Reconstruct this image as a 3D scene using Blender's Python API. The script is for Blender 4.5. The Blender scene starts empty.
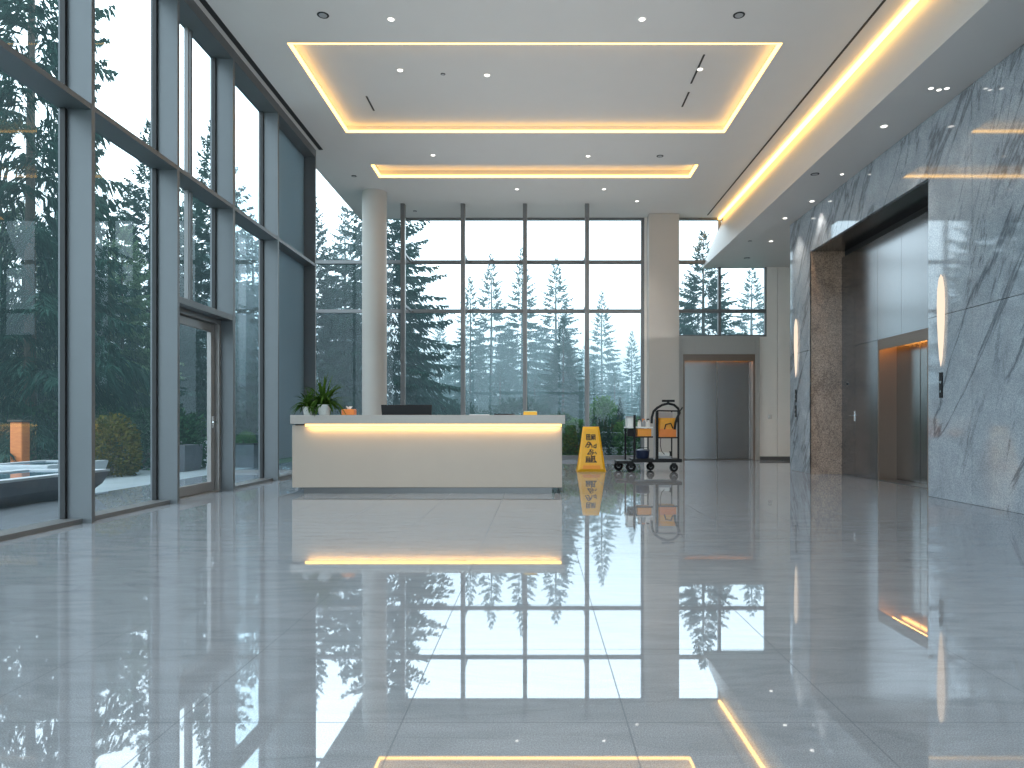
import bpy, math, random
from mathutils import Vector, Matrix
R = random.Random(7)
SC = bpy.context.scene
COL = SC.collection
PI = math.pi

# ------------------------------------------------------------------ camera
EYE = 1.0
cam = bpy.data.cameras.new('camera')
cam.sensor_width = 36.0
cam.lens = 36.0 * 700 / 1024
cam.shift_x = -25 / 1024
cam.shift_y = 38 / 1024
cam.clip_end = 300
co = bpy.data.objects.new('camera', cam)
COL.objects.link(co)
co.location = (0, 0, EYE)
co.rotation_euler = (PI / 2, 0, 0)
SC.camera = co
SC.view_settings.view_transform = 'Standard'
SC.view_settings.look = 'None'
SC.view_settings.exposure = 0.5
SC.cycles.max_bounces = 10
SC.cycles.diffuse_bounces = 5
SC.cycles.glossy_bounces = 6
SC.cycles.transparent_max_bounces = 40
SC.cycles.sample_clamp_indirect = 6.0
SC.cycles.caustics_reflective = False
SC.cycles.caustics_refractive = False

# ------------------------------------------------------------------ materials
class NT:
    """small node-tree writer"""
    def __init__(s, name):
        s.m = bpy.data.materials.new(name)
        s.m.use_nodes = True
        s.t = s.m.node_tree
        s.t.nodes.clear()
        s.out = s.t.nodes.new('ShaderNodeOutputMaterial')
    def n(s, typ, ins=None, **kw):
        nd = s.t.nodes.new(typ)
        for k, v in kw.items():
            setattr(nd, k, v)
        for k, v in (ins or {}).items():
            if isinstance(v, bpy.types.NodeSocket):
                s.t.links.new(v, nd.inputs[k])
            else:
                nd.inputs[k].default_value = v
        return nd
    def math(s, op, a, b=0.0, c=0.0):
        return s.n('ShaderNodeMath', {0: a, 1: b, 2: c}, operation=op).outputs[0]
    def pos(s):
        return s.n('ShaderNodeNewGeometry').outputs['Position']
    def objco(s):
        return s.n('ShaderNodeTexCoord').outputs['Object']
    def mapping(s, v, scale=(1, 1, 1), rot=(0, 0, 0), loc=(0, 0, 0)):
        return s.n('ShaderNodeMapping', {'Vector': v, 'Scale': scale, 'Rotation': rot, 'Location': loc}).outputs[0]
    def noise(s, v, scale=5, detail=3, rough=.5, dist=0):
        return s.n('ShaderNodeTexNoise', {'Vector': v, 'Scale': scale, 'Detail': detail, 'Roughness': rough, 'Distortion': dist}).outputs[0]
    def ramp(s, f, stops):
        r = s.n('ShaderNodeValToRGB', {'Fac': f})
        e = r.color_ramp.elements
        while len(e) < len(stops):
            e.new(.5)
        for el, (p, c) in zip(e, stops):
            el.position = p
            el.color = (c, c, c, 1) if isinstance(c, (int, float)) else (*c, 1)
        return r.outputs[0]
    def mix(s, f, a, b, blend='MIX'):
        nd = s.n('ShaderNodeMix', data_type='RGBA', blend_type=blend)
        for i, v in ((0, f), (6, a), (7, b)):
            if isinstance(v, bpy.types.NodeSocket):
                s.t.links.new(v, nd.inputs[i])
            else:
                nd.inputs[i].default_value = v if i == 0 else (*v, 1)
        return nd.outputs[2]
    def surf(s, sh):
        s.t.links.new(sh, s.out.inputs['Surface'])
        return s.m
    def principled(s, color, rough=.5, metal=0, **kw):
        ins = {'Base Color': color if isinstance(color, bpy.types.NodeSocket) else (*color, 1), 'Roughness': rough, 'Metallic': metal}
        ins.update(kw)
        return s.surf(s.n('ShaderNodeBsdfPrincipled', ins).outputs[0])

def paint(name, c, rough=.5, metal=0, var=.06, scale=14, **kw):
    t = NT(name)
    f = t.noise(t.objco(), scale, 4)
    lo = tuple(max(0, x * (1 - var)) for x in c)
    hi = tuple(min(1, x * (1 + var)) for x in c)
    return t.principled(t.mix(f, lo, hi), rough, metal, **kw)

def emit(name, c, st):
    t = NT(name)
    return t.surf(t.n('ShaderNodeEmission', {'Color': (*c, 1), 'Strength': st}).outputs[0])

def lines(t, v, pitch, off, w):
    """1 on joints of width w repeating every pitch"""
    a = t.math('SUBTRACT', v, off - w / 2)
    return t.math('LESS_THAN', t.math('FLOORED_MODULO', a, pitch), w)

M = {}
# polished stone floor
t = NT('polished_stone_floor')
p = t.pos()
sx = t.n('ShaderNodeSeparateXYZ', {0: p})
j1 = lines(t, sx.outputs[0], .75, -.45, .0055)
j2 = lines(t, sx.outputs[1], .75, 2.33, .0055)
jt = t.math('MAXIMUM', j1, j2)
sp = t.noise(p, 210, 2, .7)
bl = t.noise(t.mapping(p, (1.2, 5.0, 1)), 1.6, 7, .62, .8)
ve = t.noise(t.mapping(p, (.35, 1.6, 1), (0, 0, .35)), 1.9, 8, .6, .6)
vein = t.ramp(t.math('ABSOLUTE', t.math('SUBTRACT', ve, .5)), [(0, 1), (.012, .6), (.03, 0)])
c = t.mix(bl, (.22, .245, .275), (.43, .46, .495))
c = t.mix(t.ramp(sp, [(.42, 0), (.62, 1)]), t.mix(.45, c, (.08, .09, .11)), c)
c = t.mix(t.math('MULTIPLY', vein, .18), c, (.12, .13, .15))
c = t.mix(t.math('MULTIPLY', jt, .5), c, (.06, .065, .075))
dif = t.n('ShaderNodeBsdfDiffuse', {'Color': c})
rg = t.math('MULTIPLY_ADD', t.noise(p, 2.5, 3), .02, .008)
gl = t.n('ShaderNodeBsdfGlossy', {'Color': (.93, .96, 1, 1), 'Roughness': rg})
fr = t.n('ShaderNodeFresnel', {'IOR': 2.8})
fac = t.math('MULTIPLY', t.math('SUBTRACT', 1, t.math('MULTIPLY', jt, .7)), fr.outputs[0])
ms = t.n('ShaderNodeMixShader', {0: fac, 1: dif.outputs[0], 2: gl.outputs[0]})
M['floor'] = t.surf(ms.outputs[0])

def marble(name, base_lo, base_hi, vein_c, ior, rough, vein_amt=.8, speck=.25, rotx=.62):
    t = NT(name)
    p = t.pos()
    q = t.mapping(t.mapping(p, (1, 1, 1), (-rotx, 0, 0)), (1, 1, .16))
    n1 = t.noise(q, 1.1, 7, .58, .35)
    q2 = t.mapping(t.mapping(p, (1, 1, 1), (-rotx * .55, 0, 0), (3, 7, 1)), (1, 1, .2))
    n2 = t.noise(q2, 1.9, 8, .62, .5)
    v1 = t.ramp(t.math('ABSOLUTE', t.math('SUBTRACT', n1, .52)), [(0, 1), (.008, .55), (.022, 0)])
    v2 = t.ramp(t.math('ABSOLUTE', t.math('SUBTRACT', n2, .44)), [(0, 1), (.007, .4), (.018, 0)])
    mask = t.ramp(t.noise(p, .7, 2), [(.42, 0), (.58, 1)])
    v = t.math('MAXIMUM', v1, t.math('MULTIPLY', v2, mask))
    cl = t.noise(p, 2.2, 8, .68, .6)
    s = t.noise(p, 75, 3, .75)
    c = t.mix(t.ramp(cl, [(.3, 0), (.7, 1)]), base_lo, base_hi)
    c = t.mix(t.math('MULTIPLY', t.ramp(s, [(.4, 1), (.6, 0)]), speck), c, vein_c)
    c = t.mix(t.math('MULTIPLY', v, vein_amt), c, vein_c)
    d = t.n('ShaderNodeBsdfDiffuse', {'Color': c})
    g = t.n('ShaderNodeBsdfGlossy', {'Color': (.94, .97, 1, 1), 'Roughness': rough})
    f = t.n('ShaderNodeFresnel', {'IOR': ior})
    return t.surf(t.n('ShaderNodeMixShader', {0: f.outputs[0], 1: d.outputs[0], 2: g.outputs[0]}).outputs[0])
M['marble'] = marble('veined_grey_marble', (.34, .385, .435), (.53, .585, .645), (.06, .07, .09), 2.0, .05, .75, .45)
M['granite'] = marble('brown_speckled_granite', (.46, .30, .21), (.66, .46, .34), (.05, .035, .03), 1.5, .12, .35, .75)
M['ceiling'] = paint('ceiling_paint', (.66, .65, .645), .75, var=.02, scale=3)
M['soffit'] = paint('soffit_paint', (.61, .61, .61), .45, var=.02, scale=3)
M['wall'] = paint('wall_paint', (.80, .75, .70), .6, var=.03, scale=3)
M['column'] = paint('column_plaster', (.50, .47, .44), .5, var=.04, scale=3)
M['frame'] = paint('steel_blue_aluminium', (.125, .14, .152), .42, .25, var=.05, scale=5)
M['mullion'] = paint('grey_aluminium', (.17, .175, .18), .4, .4, var=.05, scale=5)
M['gasket'] = paint('black_gasket', (.015, .016, .018), .6)
M['black'] = paint('black_plastic', (.008, .0085, .010), .55, **{'Specular IOR Level': .3})
t = NT('frosted_glass_panel')
d = t.n('ShaderNodeBsdfDiffuse', {'Color': (.20, .28, .34, 1)})
tl = t.n('ShaderNodeBsdfTranslucent', {'Color': (.33, .385, .41, 1)})
M['panel'] = t.surf(t.n('ShaderNodeMixShader', {0: .6, 1: d.outputs[0], 2: tl.outputs[0]}).outputs[0])
M['doorframe'] = paint('door_aluminium', (.25, .24, .235), .35, .4)
M['desk'] = paint('desk_lacquer', (.42, .355, .30), .4, var=.03, scale=4)
M['desktop'] = paint('desk_top_stone', (.41, .375, .345), .3, var=.05, scale=30)
M['kick'] = paint('kick_metal', (.13, .13, .13), .35, .6)
M['white'] = paint('white_ceramic', (.78, .78, .76), .3, var=.04)
M['soil'] = paint('potting_soil', (.05, .035, .025), .9, var=.4, scale=60)
M['orange'] = paint('orange_plastic', (.80, .22, .03), .4, var=.1)
M['amber'] = paint('amber_vinyl', (.85, .36, .03), .45, var=.2, scale=18)
M['yellow'] = paint('yellow_plastic', (.92, .46, .01), .35, var=.06)
M['yelloworange'] = paint('orange_yellow_plastic', (.85, .30, .015), .35, var=.06)
M['ink'] = paint('black_lettering', (.05, .025, .005), .5)
M['navy'] = paint('navy_plastic', (.02, .03, .07), .4)
M['greyplastic'] = paint('grey_plastic', (.33, .34, .36), .4)
M['rubber'] = paint('black_rubber', (.008, .008, .009), .8, **{'Specular IOR Level': .2})
M['chrome'] = paint('chrome', (.7, .7, .7), .15, 1)
M['concrete'] = paint('pale_concrete', (.42, .45, .48), .7, var=.15, scale=5)
M['concretedark'] = paint('dark_concrete', (.10, .11, .13), .7, var=.25, scale=5)
M['paving'] = paint('wet_paving', (.42, .48, .52), .25, var=.15, scale=1.5)
M['water'] = paint('still_water', (.10, .17, .22), .06, var=.1)
M['grass'] = paint('lawn', (.07, .12, .075), .8, var=.5, scale=9)
M['bark'] = paint('bark', (.06, .045, .035), .9, var=.4, scale=20)
M['lightgrey'] = paint('pale_post_metal', (.30, .42, .44), .4, .3)
M['cream'] = paint('cream_paper', (.75, .65, .30), .6)

def brushed(name, c, rough=.24, sc=(1, 1, .02), metal=1):
    t = NT(name)
    f = t.noise(t.mapping(t.pos(), tuple(220 * x for x in sc)), 1, 3, .6)
    return t.principled(t.mix(f, tuple(x * .86 for x in c), tuple(x * 1.08 for x in c)), t.math('MULTIPLY_ADD', f, .12, rough - .06), metal)
M['steel'] = brushed('brushed_steel', (.36, .355, .35))
M['bronze'] = brushed('brushed_dark_steel', (.30, .30, .31), .2)
M['portal'] = brushed('satin_surround', (.40, .38, .355), .42, metal=.3)
M['jamb'] = brushed('brown_jamb_metal', (.20, .15, .12), .35, metal=.4)

t = NT('window_glass')
tr = t.n('ShaderNodeBsdfTransparent', {'Color': (.86, .93, .95, 1)})
gg = t.n('ShaderNodeBsdfGlossy', {'Color': (.9, .95, 1, 1), 'Roughness': .0})
f = t.n('ShaderNodeFresnel', {'IOR': 1.5})
M['glass'] = t.surf(t.n('ShaderNodeMixShader', {0: t.math('MINIMUM', t.math('MULTIPLY', f.outputs[0], .5), .5), 1: tr.outputs[0], 2: gg.outputs[0]}).outputs[0])

WARM = (1.0, .55, .14)
M['led'] = emit('warm_led', WARM, 4.2)
M['ledcove'] = emit('warm_led_cove', WARM, 4.8)
M['leddesk'] = emit('warm_led_desk', (1.0, .62, .15), 3.0)
M['leddoor'] = emit('amber_led', (1.0, .42, .10), 16.0)
M['lens'] = emit('downlight_lens', (1.0, .95, .88), 2.2)
M['reflection'] = emit('reflected_glow', (1.0, .80, .62), .8)  # emissive stand-in for light reflected on the marble

def foliage(name, dark, light, sc=1.2):
    t = NT(name)
    g = t.n('ShaderNodeNewGeometry')
    f = t.noise(t.objco(), sc, 3)
    rn = g.outputs['Random Per Island']
    ff = t.math('MULTIPLY_ADD', rn, .55, t.math('MULTIPLY', f, .5))
    c = t.mix(ff, dark, light)
    d = t.n('ShaderNodeBsdfDiffuse', {'Color': c})
    tl = t.n('ShaderNodeBsdfTranslucent', {'Color': c})
    return t.surf(t.n('ShaderNodeMixShader', {0: .3, 1: d.outputs[0], 2: tl.outputs[0]}).outputs[0])
M['fir'] = foliage('fir_needles', (.007, .024, .022), (.055, .115, .095))
M['cypress'] = foliage('drooping_needles', (.025, .075, .05), (.25, .37, .22))
M['hedge'] = foliage('hedge_leaves', (.008, .03, .02), (.06, .14, .075), 3)
M['hedgegreen'] = foliage('bright_leaves', (.02, .07, .02), (.12, .28, .09), 3)
M['autumn'] = foliage('autumn_leaves', (.025, .06, .015), (.20, .15, .03), 2)
M['houseplant'] = foliage('houseplant_leaves', (.012, .035, .008), (.085, .17, .03), 6)

# ------------------------------------------------------------------ mesh building
class MB:
    def __init__(s):
        s.v, s.f, s.m = [], [], []
    def add(s, vs, fs, mi=0):
        b = len(s.v)
        s.v.extend(tuple(v) for v in vs)
        s.f.extend(tuple(i + b for i in f) for f in fs)
        s.m.extend([mi] * len(fs))
        return s
    def box(s, x0, x1, y0, y1, z0, z1, mi=0):
        vs = [(x0, y0, z0), (x1, y0, z0), (x1, y1, z0), (x0, y1, z0), (x0, y0, z1), (x1, y0, z1), (x1, y1, z1), (x0, y1, z1)]
        return s.add(vs, [(3, 2, 1, 0), (4, 5, 6, 7), (0, 1, 5, 4), (1, 2, 6, 5), (2, 3, 7, 6), (3, 0, 4, 7)], mi)
    def quad(s, a, b, c, d, mi=0):
        return s.add([a, b, c, d], [(0, 1, 2, 3)], mi)
    def prism(s, pts, axis, a, b, mi=0):
        """closed polygon pts (2-D) extruded along axis from a to b"""
        def P(u, v, w):
            return {'x': (w, u, v), 'y': (u, w, v), 'z': (u, v, w)}[axis]
        n = len(pts)
        vs = [P(u, v, a) for u, v in pts] + [P(u, v, b) for u, v in pts]
        fs = [tuple(range(n - 1, -1, -1)), tuple(range(n, 2 * n))] + [(i, (i + 1) % n, n + (i + 1) % n, n + i) for i in range(n)]
        return s.add(vs, fs, mi)
    def lathe(s, prof, c=(0, 0, 0), n=24, mi=0, axis='z'):
        vs, fs = [], []
        for r, z in prof:
            for k in range(n):
                a = 2 * PI * k / n
                u, v = r * math.cos(a), r * math.sin(a)
                p = {'z': (u, v, z), 'x': (z, u, v), 'y': (u, z, v)}[axis]
                vs.append((p[0] + c[0], p[1] + c[1], p[2] + c[2]))
        for i in range(len(prof) - 1):
            for k in range(n):
                k2 = (k + 1) % n
                fs.append((i * n + k, i * n + k2, (i + 1) * n + k2, (i + 1) * n + k))
        fs.append(tuple(range(n - 1, -1, -1)))
        fs.append(tuple((len(prof) - 1) * n + k for k in range(n)))
        return s.add(vs, fs, mi)
    def tube(s, path, r, n=8, mi=0):
        path = [Vector(p) for p in path]
        rs = r if isinstance(r, (list, tuple)) else [r] * len(path)
        vs, fs = [], []
        up = Vector((0, 0, 1))
        d0 = (path[1] - path[0]).normalized()
        if abs(d0.dot(up)) > .95:
            up = Vector((1, 0, 0))
        u = d0.cross(up).normalized()
        for i, p in enumerate(path):
            d = (path[min(i + 1, len(path) - 1)] - path[max(i - 1, 0)]).normalized()
            u = (u - d * u.dot(d)).normalized()
            w = d.cross(u)
            for k in range(n):
                a = 2 * PI * k / n
                vs.append(p + (u * math.cos(a) + w * math.sin(a)) * rs[i])
        for i in range(len(path) - 1):
            for k in range(n):
                k2 = (k + 1) % n
                fs.append((i * n + k, i * n + k2, (i + 1) * n + k2, (i + 1) * n + k))
        fs.append(tuple(range(n - 1, -1, -1)))
        fs.append(tuple((len(path) - 1) * n + k for k in range(n)))
        return s.add(vs, fs, mi)
    def build(s, name, mats, parent=None, bevel=0, smooth=False, local=False):
        me = bpy.data.meshes.new(name)
        off = Vector((0, 0, 0))
        if parent is not None and not local:
            q = parent
            while q is not None:
                off += q.location
                q = q.parent
        vs = [(v[0] - off.x, v[1] - off.y, v[2] - off.z) for v in s.v]
        me.from_pydata(vs, [], s.f)
        if not isinstance(mats, (list, tuple)):
            mats = [mats]
        for m in mats:
            me.materials.append(m)
        if len(mats) > 1:
            me.polygons.foreach_set('material_index', s.m)
        if smooth:
            me.polygons.foreach_set('use_smooth', [True] * len(me.polygons))
        me.update()
        o = bpy.data.objects.new(name, me)
        COL.objects.link(o)
        if parent is not None:
            o.parent = parent
        if bevel:
            b = o.modifiers.new('bevel', 'BEVEL')
            b.width = bevel
            b.segments = 2
            b.limit_method = 'ANGLE'
        if smooth:
            try:
                me.set_sharp_from_angle(angle=math.radians(40))
            except Exception:
                pass
        return o

def empty(name, loc=(0, 0, 0), rz=0):
    o = bpy.data.objects.new(name, None)
    o.empty_display_size = .1
    COL.objects.link(o)
    o.location = loc
    o.rotation_euler = (0, 0, rz)
    return o

def tag(o, label=None, cat=None, group=None, kind=None):
    if label: o['label'] = label
    if cat: o['category'] = cat
    if group: o['group'] = group
    if kind: o['kind'] = kind
    return o

def struct(o, label=None, cat=None):
    return tag(o, label, cat, None, 'structure')

def copy_tree(o, parent=None):
    c = o.copy()
    COL.objects.link(c)
    if parent is not None:
        c.parent = parent
    for ch in list(o.children):
        copy_tree(ch, c)
    return c

# ------------------------------------------------------------------ room numbers
HC = 6.41            # ceiling
XG, XF = -4.67, -4.40   # left glass plane, room-side edge of its fins
DB = 18.6            # back glass plane
DR = -3.2            # wall behind the viewer
XM, DM = 5.27, 14.58    # marble wall face and its far end
XS, HS = 4.40, 5.10     # soffit edge and height
XE = -4.72           # ceiling edge along the bay

# floor
struct(MB().box(-6.2, 7.4, DR, DB + .1, -.3, 0).build('floor', M['floor']), 'polished grey stone tile floor reflecting the windows', 'floor')

# ceiling with two recessed trays
def holed(mb, x0, x1, y0, y1, z, holes):
    xs = sorted({x0, x1, *[h[0] for h in holes], *[h[1] for h in holes]})
    ys = sorted({y0, y1, *[h[2] for h in holes], *[h[3] for h in holes]})
    for i in range(len(xs) - 1):
        for j in range(len(ys) - 1):
            cx, cy = (xs[i] + xs[i + 1]) / 2, (ys[j] + ys[j + 1]) / 2
            if any(h[0] < cx < h[1] and h[2] < cy < h[3] for h in holes):
                continue
            mb.quad((xs[i], ys[j], z), (xs[i], ys[j + 1], z), (xs[i + 1], ys[j + 1], z), (xs[i + 1], ys[j], z))
T1 = (-3.57, 3.51, 9.99, 13.10)
T2 = (-3.50, 3.40, 14.72, 15.52)
mb = MB()
holed(mb, XE, 4.95, DR, DB + .1, HC, [T1, T2])
for (a, b, c, d), dz in ((T1, .13), (T2, .17)):
    z1 = HC + dz
    mb.quad((a, c, z1), (a, d, z1), (b, d, z1), (b, c, z1))
    for q in (((a, c), (b, c)), ((b, c), (b, d)), ((b, d), (a, d)), ((a, d), (a, c))):
        (p0, q0), (p1, q1) = q
        mb.quad((p0, q0, HC), (p1, q1, HC), (p1, q1, z1), (p0, q0, z1))
mb.box(XE, 7.4, DR, DB + .1, HC + .35, HC + .75)
mb.box(XE, XE + .05, 13.94, DB + .1, HC + .001, HC + .36)
struct(mb.build('ceiling', M['ceiling']), 'pale grey ceiling with two recessed light trays', 'ceiling')

def frame_strip(x0, x1, y0, y1, z0, z1, w, sides='nsew'):
    m = MB()
    if 's' in sides: m.box(x0, x1, y0, y0 + w, z0, z1)
    if 'n' in sides: m.box(x0, x1, y1 - w, y1, z0, z1)
    if 'w' in sides: m.box(x0, x0 + w, y0 + w, y1 - w, z0, z1)
    if 'e' in sides: m.box(x1 - w, x1, y0 + w, y1 - w, z0, z1)
    return m
e = .004
tag(frame_strip(T1[0] + e, T1[1] - e, T1[2] + e, T1[3] - e, HC + .004, HC + .034, .045).build('cove_light', M['led']),
    'warm glowing light strip round the large nearer ceiling tray', 'cove light')
tag(frame_strip(T2[0] + e, T2[1] - e, T2[2] + e, T2[3] - e, HC + .010, HC + .05, .045, 'new').build('cove_light', M['led']),
    'warm glowing light strip in the narrow ceiling tray nearest the back windows', 'cove light')

# sloping fascia and lower soffit along the marble wall
mb = MB()
mb.prism([(XS, HS), (XS + .02, HS + .05), (4.92, HC - .06), (4.92, HC + .35), (7.4, HC + .35), (7.4, HS)], 'y', DR, DB + .1)
struct(mb.build('ceiling_soffit', M['soffit']), 'lower ceiling soffit with sloping face above the marble wall', 'soffit')
tag(MB().box(4.79, 4.86, DR + .3, DB - .08, HC - .055, HC - .012).build('cove_light', M['ledcove']),
    'long warm light line running beside the lower soffit', 'cove light')
tag(MB().box(4.44, 4.475, DR + .2, DB - .3, HC - .006, HC - .0005).build('ceiling_vent_slot', M['gasket']),
    'long black slot in the ceiling beside the warm light line', 'ceiling slot')
tag(MB().box(-4.33, -4.25, DR + .2, 13.9, HC - .008, HC - .0005).build('ceiling_vent_slot', M['gasket']),
    'long black slot in the ceiling above the tall side windows', 'ceiling slot')
zt = HC + .13
for i, (a, b, lab) in enumerate((((2.52, 10.55), (2.52, 11.45), 'longer thin dark slot inside the large ceiling tray'),
                    ((2.55, 11.75), (2.55, 12.3), 'shorter thin dark slot inside the large tray, towards the soffit'),
                    ((-2.9, 11.9), (-2.9, 12.45), 'short thin dark slot inside the large tray on the window side'))):
    tag(MB().box(a[0] - .015, a[0] + .015, a[1], b[1], zt - .006, zt - .0005).build('ceiling_vent_slot', M['gasket']), lab, 'ceiling slot')

# ------------------------------------------------------------------ left curtain wall
FINS = [DR + .05, -1.35, .3, 1.95, 3.62, 5.3, 6.97, 8.62, 10.2, 11.94, 13.94]
ntrim = 0
for d in FINS:
    ntrim += 1
    m = MB()
    w = .055 if d != 10.2 else .07
    m.box(XG - .06, XF, d - w, d, 0, HC - .001)
    m.box(XG - .02, XG + .03, d - w - .035, d - w, .04, HC - .14, 1)
    m.box(XG - .02, XG + .03, d, d + .02, .04, HC - .14, 1)
    struct(m.build('trim_%d' % ntrim, [M['frame'], M['gasket']], bevel=0), 'deep grey upright fin of the tall side glazing', 'window fin')
nwin = 0
for i in range(len(FINS) - 1):
    a, b = FINS[i], FINS[i + 1] - (.055 if FINS[i + 1] != 10.2 else .07)
    nwin += 1
    wroot = struct(empty('window_%d' % nwin, (XG, (a + b) / 2, 0)), 'tall bay of the side glazing facing the garden', 'window')
    door = abs(a - 8.62) < .01
    solid = abs(a - 11.94) < .01
    m = MB()
    m.box(XG - .05, XF - .002, a, b, HC - .15, HC - .002)
    m.build('head', M['frame'], wroot)
    m = MB()
    m.box(XG - .04, XF - .004, a, b, 4.09, 4.145)
    m.build('transom', M['frame'], wroot)
    if door:
        m = MB()
        m.box(XG - .04, XF - .004, a, b, 2.47, 2.55)
        m.build('transom', M['frame'], wroot)
        m = MB()
        for dd in (9.31, 9.40):
            m.box(XG - .025, XG + .03, dd, dd + .03, 2.55, HC - .15)
        m.build('mullion', M['mullion'], wroot)
        m = MB()
        m.quad((XG, a, 2.55), (XG, b, 2.55), (XG, b, HC - .1), (XG, a, HC - .1))
        m.build('glass', M['glass'], wroot)
    else:
        m = MB()
        m.box(XG - .05, XF - .09, a, b, -.02, .045)
        m.build('sill', M['mullion'], wroot)
        if solid:
            m = MB()
            m.box(XG + .02, XG + .05, a, b, .34, HC - .15)
            m.build('infill_panel', M['panel'], wroot)
            m = MB()
            m.quad((XG, a, .045), (XG, b, .045), (XG, b, .34), (XG, a, .34))
            m.build('glass', M['glass'], wroot)
        else:
            m = MB()
            m.quad((XG, a, .04), (XG, b, .04), (XG, b, HC - .1), (XG, a, HC - .1))
            m.build('glass', M['glass'], wroot)
# glazed garden door
dr = struct(empty('door_1', (XG, 9.4, 0)), 'glazed aluminium door to the garden between two deep fins', 'door')
a, b = 8.625, 10.125
m = MB()
m.box(XG - .05, XG + .1, b - .06, b, 0, 2.47)
m.box(XG - .05, XG + .1, a, a + .06, 0, 2.47)
m.box(XG - .05, XG + .1, a + .06, b - .06, 2.40, 2.47)
m.box(XG - .05, XG + .1, a, b, -.01, .015)
m.build('door_frame', M['doorframe'], dr, bevel=.004)
lf = MB()
a2, b2 = a + .07, b - .07
lf.box(XG - .02, XG + .04, b2 - .11, b2, .02, 2.39)
lf.box(XG - .02, XG + .04, a2, a2 + .11, .02, 2.39)
lf.box(XG - .02, XG + .04, a2 + .11, b2 - .11, 2.28, 2.39)
lf.box(XG - .02, XG + .04, a2 + .11, b2 - .11, .02, .15)
leaf = lf.build('door_leaf', M['doorframe'], dr, bevel=.004)
MB().quad((XG + .01, a2 + .1, .14), (XG + .01, b2 - .1, .14), (XG + .01, b2 - .1, 2.3), (XG + .01, a2 + .1, 2.3)).build('glass', M['glass'], leaf)
m = MB()
m.tube([(XG + .04, b2 - .055, 1.0), (XG + .09, b2 - .055, 1.0), (XG + .09, b2 - .16, 1.0)], .011)
m.box(XG + .038, XG + .046, b2 - .075, b2 - .035, .92, 1.08)
m.build('handle', M['chrome'], leaf)

# header closing the gap over the glazing
struct(MB().box(XG - .08, XE - .001, DR, 13.94, HC - .02, HC + .75).build('wall_left_header', M['frame']))

# bay at the corner: return glass and rooflight
XB, HB = -6.05, 8.0
nwin += 1
w = struct(empty('window_%d' % nwin, (-5.36, 13.9, 0)), 'short glass return closing the corner bay', 'window')
m = MB()
m.box(XB - .05, XB, 13.86, 13.92, 0, HB); m.box(XG - .12, XG - .062, 13.86, 13.92, 0, HB)
m.box(XB, XG - .12, 13.86, 13.92, -.02, .05); m.box(XB, XG - .12, 13.86, 13.92, HB - .06, HB)
m.build('frame', M['mullion'], w)
MB().quad((XB, 13.89, .04), (XG - .1, 13.89, .04), (XG - .1, 13.89, HB - .05), (XB, 13.89, HB - .05)).build('glass', M['glass'], w)
nwin += 1
w = struct(empty('window_%d' % nwin, (XB, 16.3, 0)), 'glass return and rooflight of the corner bay', 'window')
MB().quad((XB, 13.94, 0), (XB, DB, 0), (XB, DB, HB), (XB, 13.94, HB)).quad((XB, 13.94, HB), (XB, DB, HB), (XE, DB, HB), (XE, 13.94, HB)).quad(
    (XE, 13.94, HC + .75), (XE, DB, HC + .75), (XE, DB, HB), (XE, 13.94, HB)).build('glass', M['glass'], w)
m = MB()
m.box(XB - .05, XB + .02, 13.94, 14.0, 0, HB)
m.box(XB - .05, XB + .02, DB - .1, DB, 0, HB)
m.build('frame', M['mullion'], w)

# ------------------------------------------------------------------ back curtain wall
TR = [3.94, 5.24]
def back_window(x0, x1, z0, z1, trs, ltrim=.035, rtrim=.035, label=''):
    global nwin
    nwin += 1
    w = struct(empty('window_%d' % nwin, ((x0 + x1) / 2, DB, z0)), label, 'window')
    m = MB()
    m.box(x0, x0 + ltrim, DB - .06, DB + .06, z0, z1)
    m.box(x1 - rtrim, x1, DB - .06, DB + .06, z0, z1)
    m.box(x0 + ltrim, x1 - rtrim, DB - .06, DB + .06, z1 - .05, z1)
    m.box(x0 + ltrim, x1 - rtrim, DB - .06, DB + .06, z0, z0 + (.11 if z0 < .1 else .05))
    m.build('frame', M['mullion'], w)
    for z in trs:
        MB().box(x0 + ltrim, x1 - rtrim, DB - .07, DB + .04, z - .045, z + .045).build('transom', M['mullion'], w)
    MB().quad((x0 + .01, DB, z0 + .01), (x1 - .01, DB, z0 + .01), (x1 - .01, DB, z1 - .01), (x0 + .01, DB, z1 - .01)).build('glass', M['glass'], w)
xs = [XB, -3.57, -1.97, -.32, 1.33, 2.84]
LB = ['corner bay of the back glazing beside the round column', 'back glazing bay right behind the monitor', 'middle back glazing bay above the desk',
      'back glazing bay left of the wet floor sign', 'back glazing bay behind the cleaning cart']
for i in range(5):
    back_window(xs[i], xs[i + 1], 0, HB if i == 0 else HC, TR, rtrim=.035 if i < 4 else .08, label=LB[i])
back_window(3.70, 4.84, 3.26, HC, TR, label='high back window panel above the elevator, nearer the square pillar')
back_window(4.84, 6.08, 3.26, HC, TR, rtrim=.04, label='high back window panel above the elevator, nearer the marble wall')
# free-standing posts in front of the glass
for px in (-3.33, -1.84, -.30, 1.24):
    ntrim += 1
    m = MB()
    m.box(px - .05, px + .035, 17.32, 17.48, 0, HC - .001)
    m.box(px + .035, px + .055, 17.34, 17.48, 0, HC - .001, 1)
    for z in TR:
        m.box(px - .02, px + .02, 17.48, DB - .07, z - .03, z + .03)
    struct(m.build('trim_%d' % ntrim, [M['mullion'], M['doorframe']]), 'slim grey upright post in front of the back glazing', 'window post')
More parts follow.
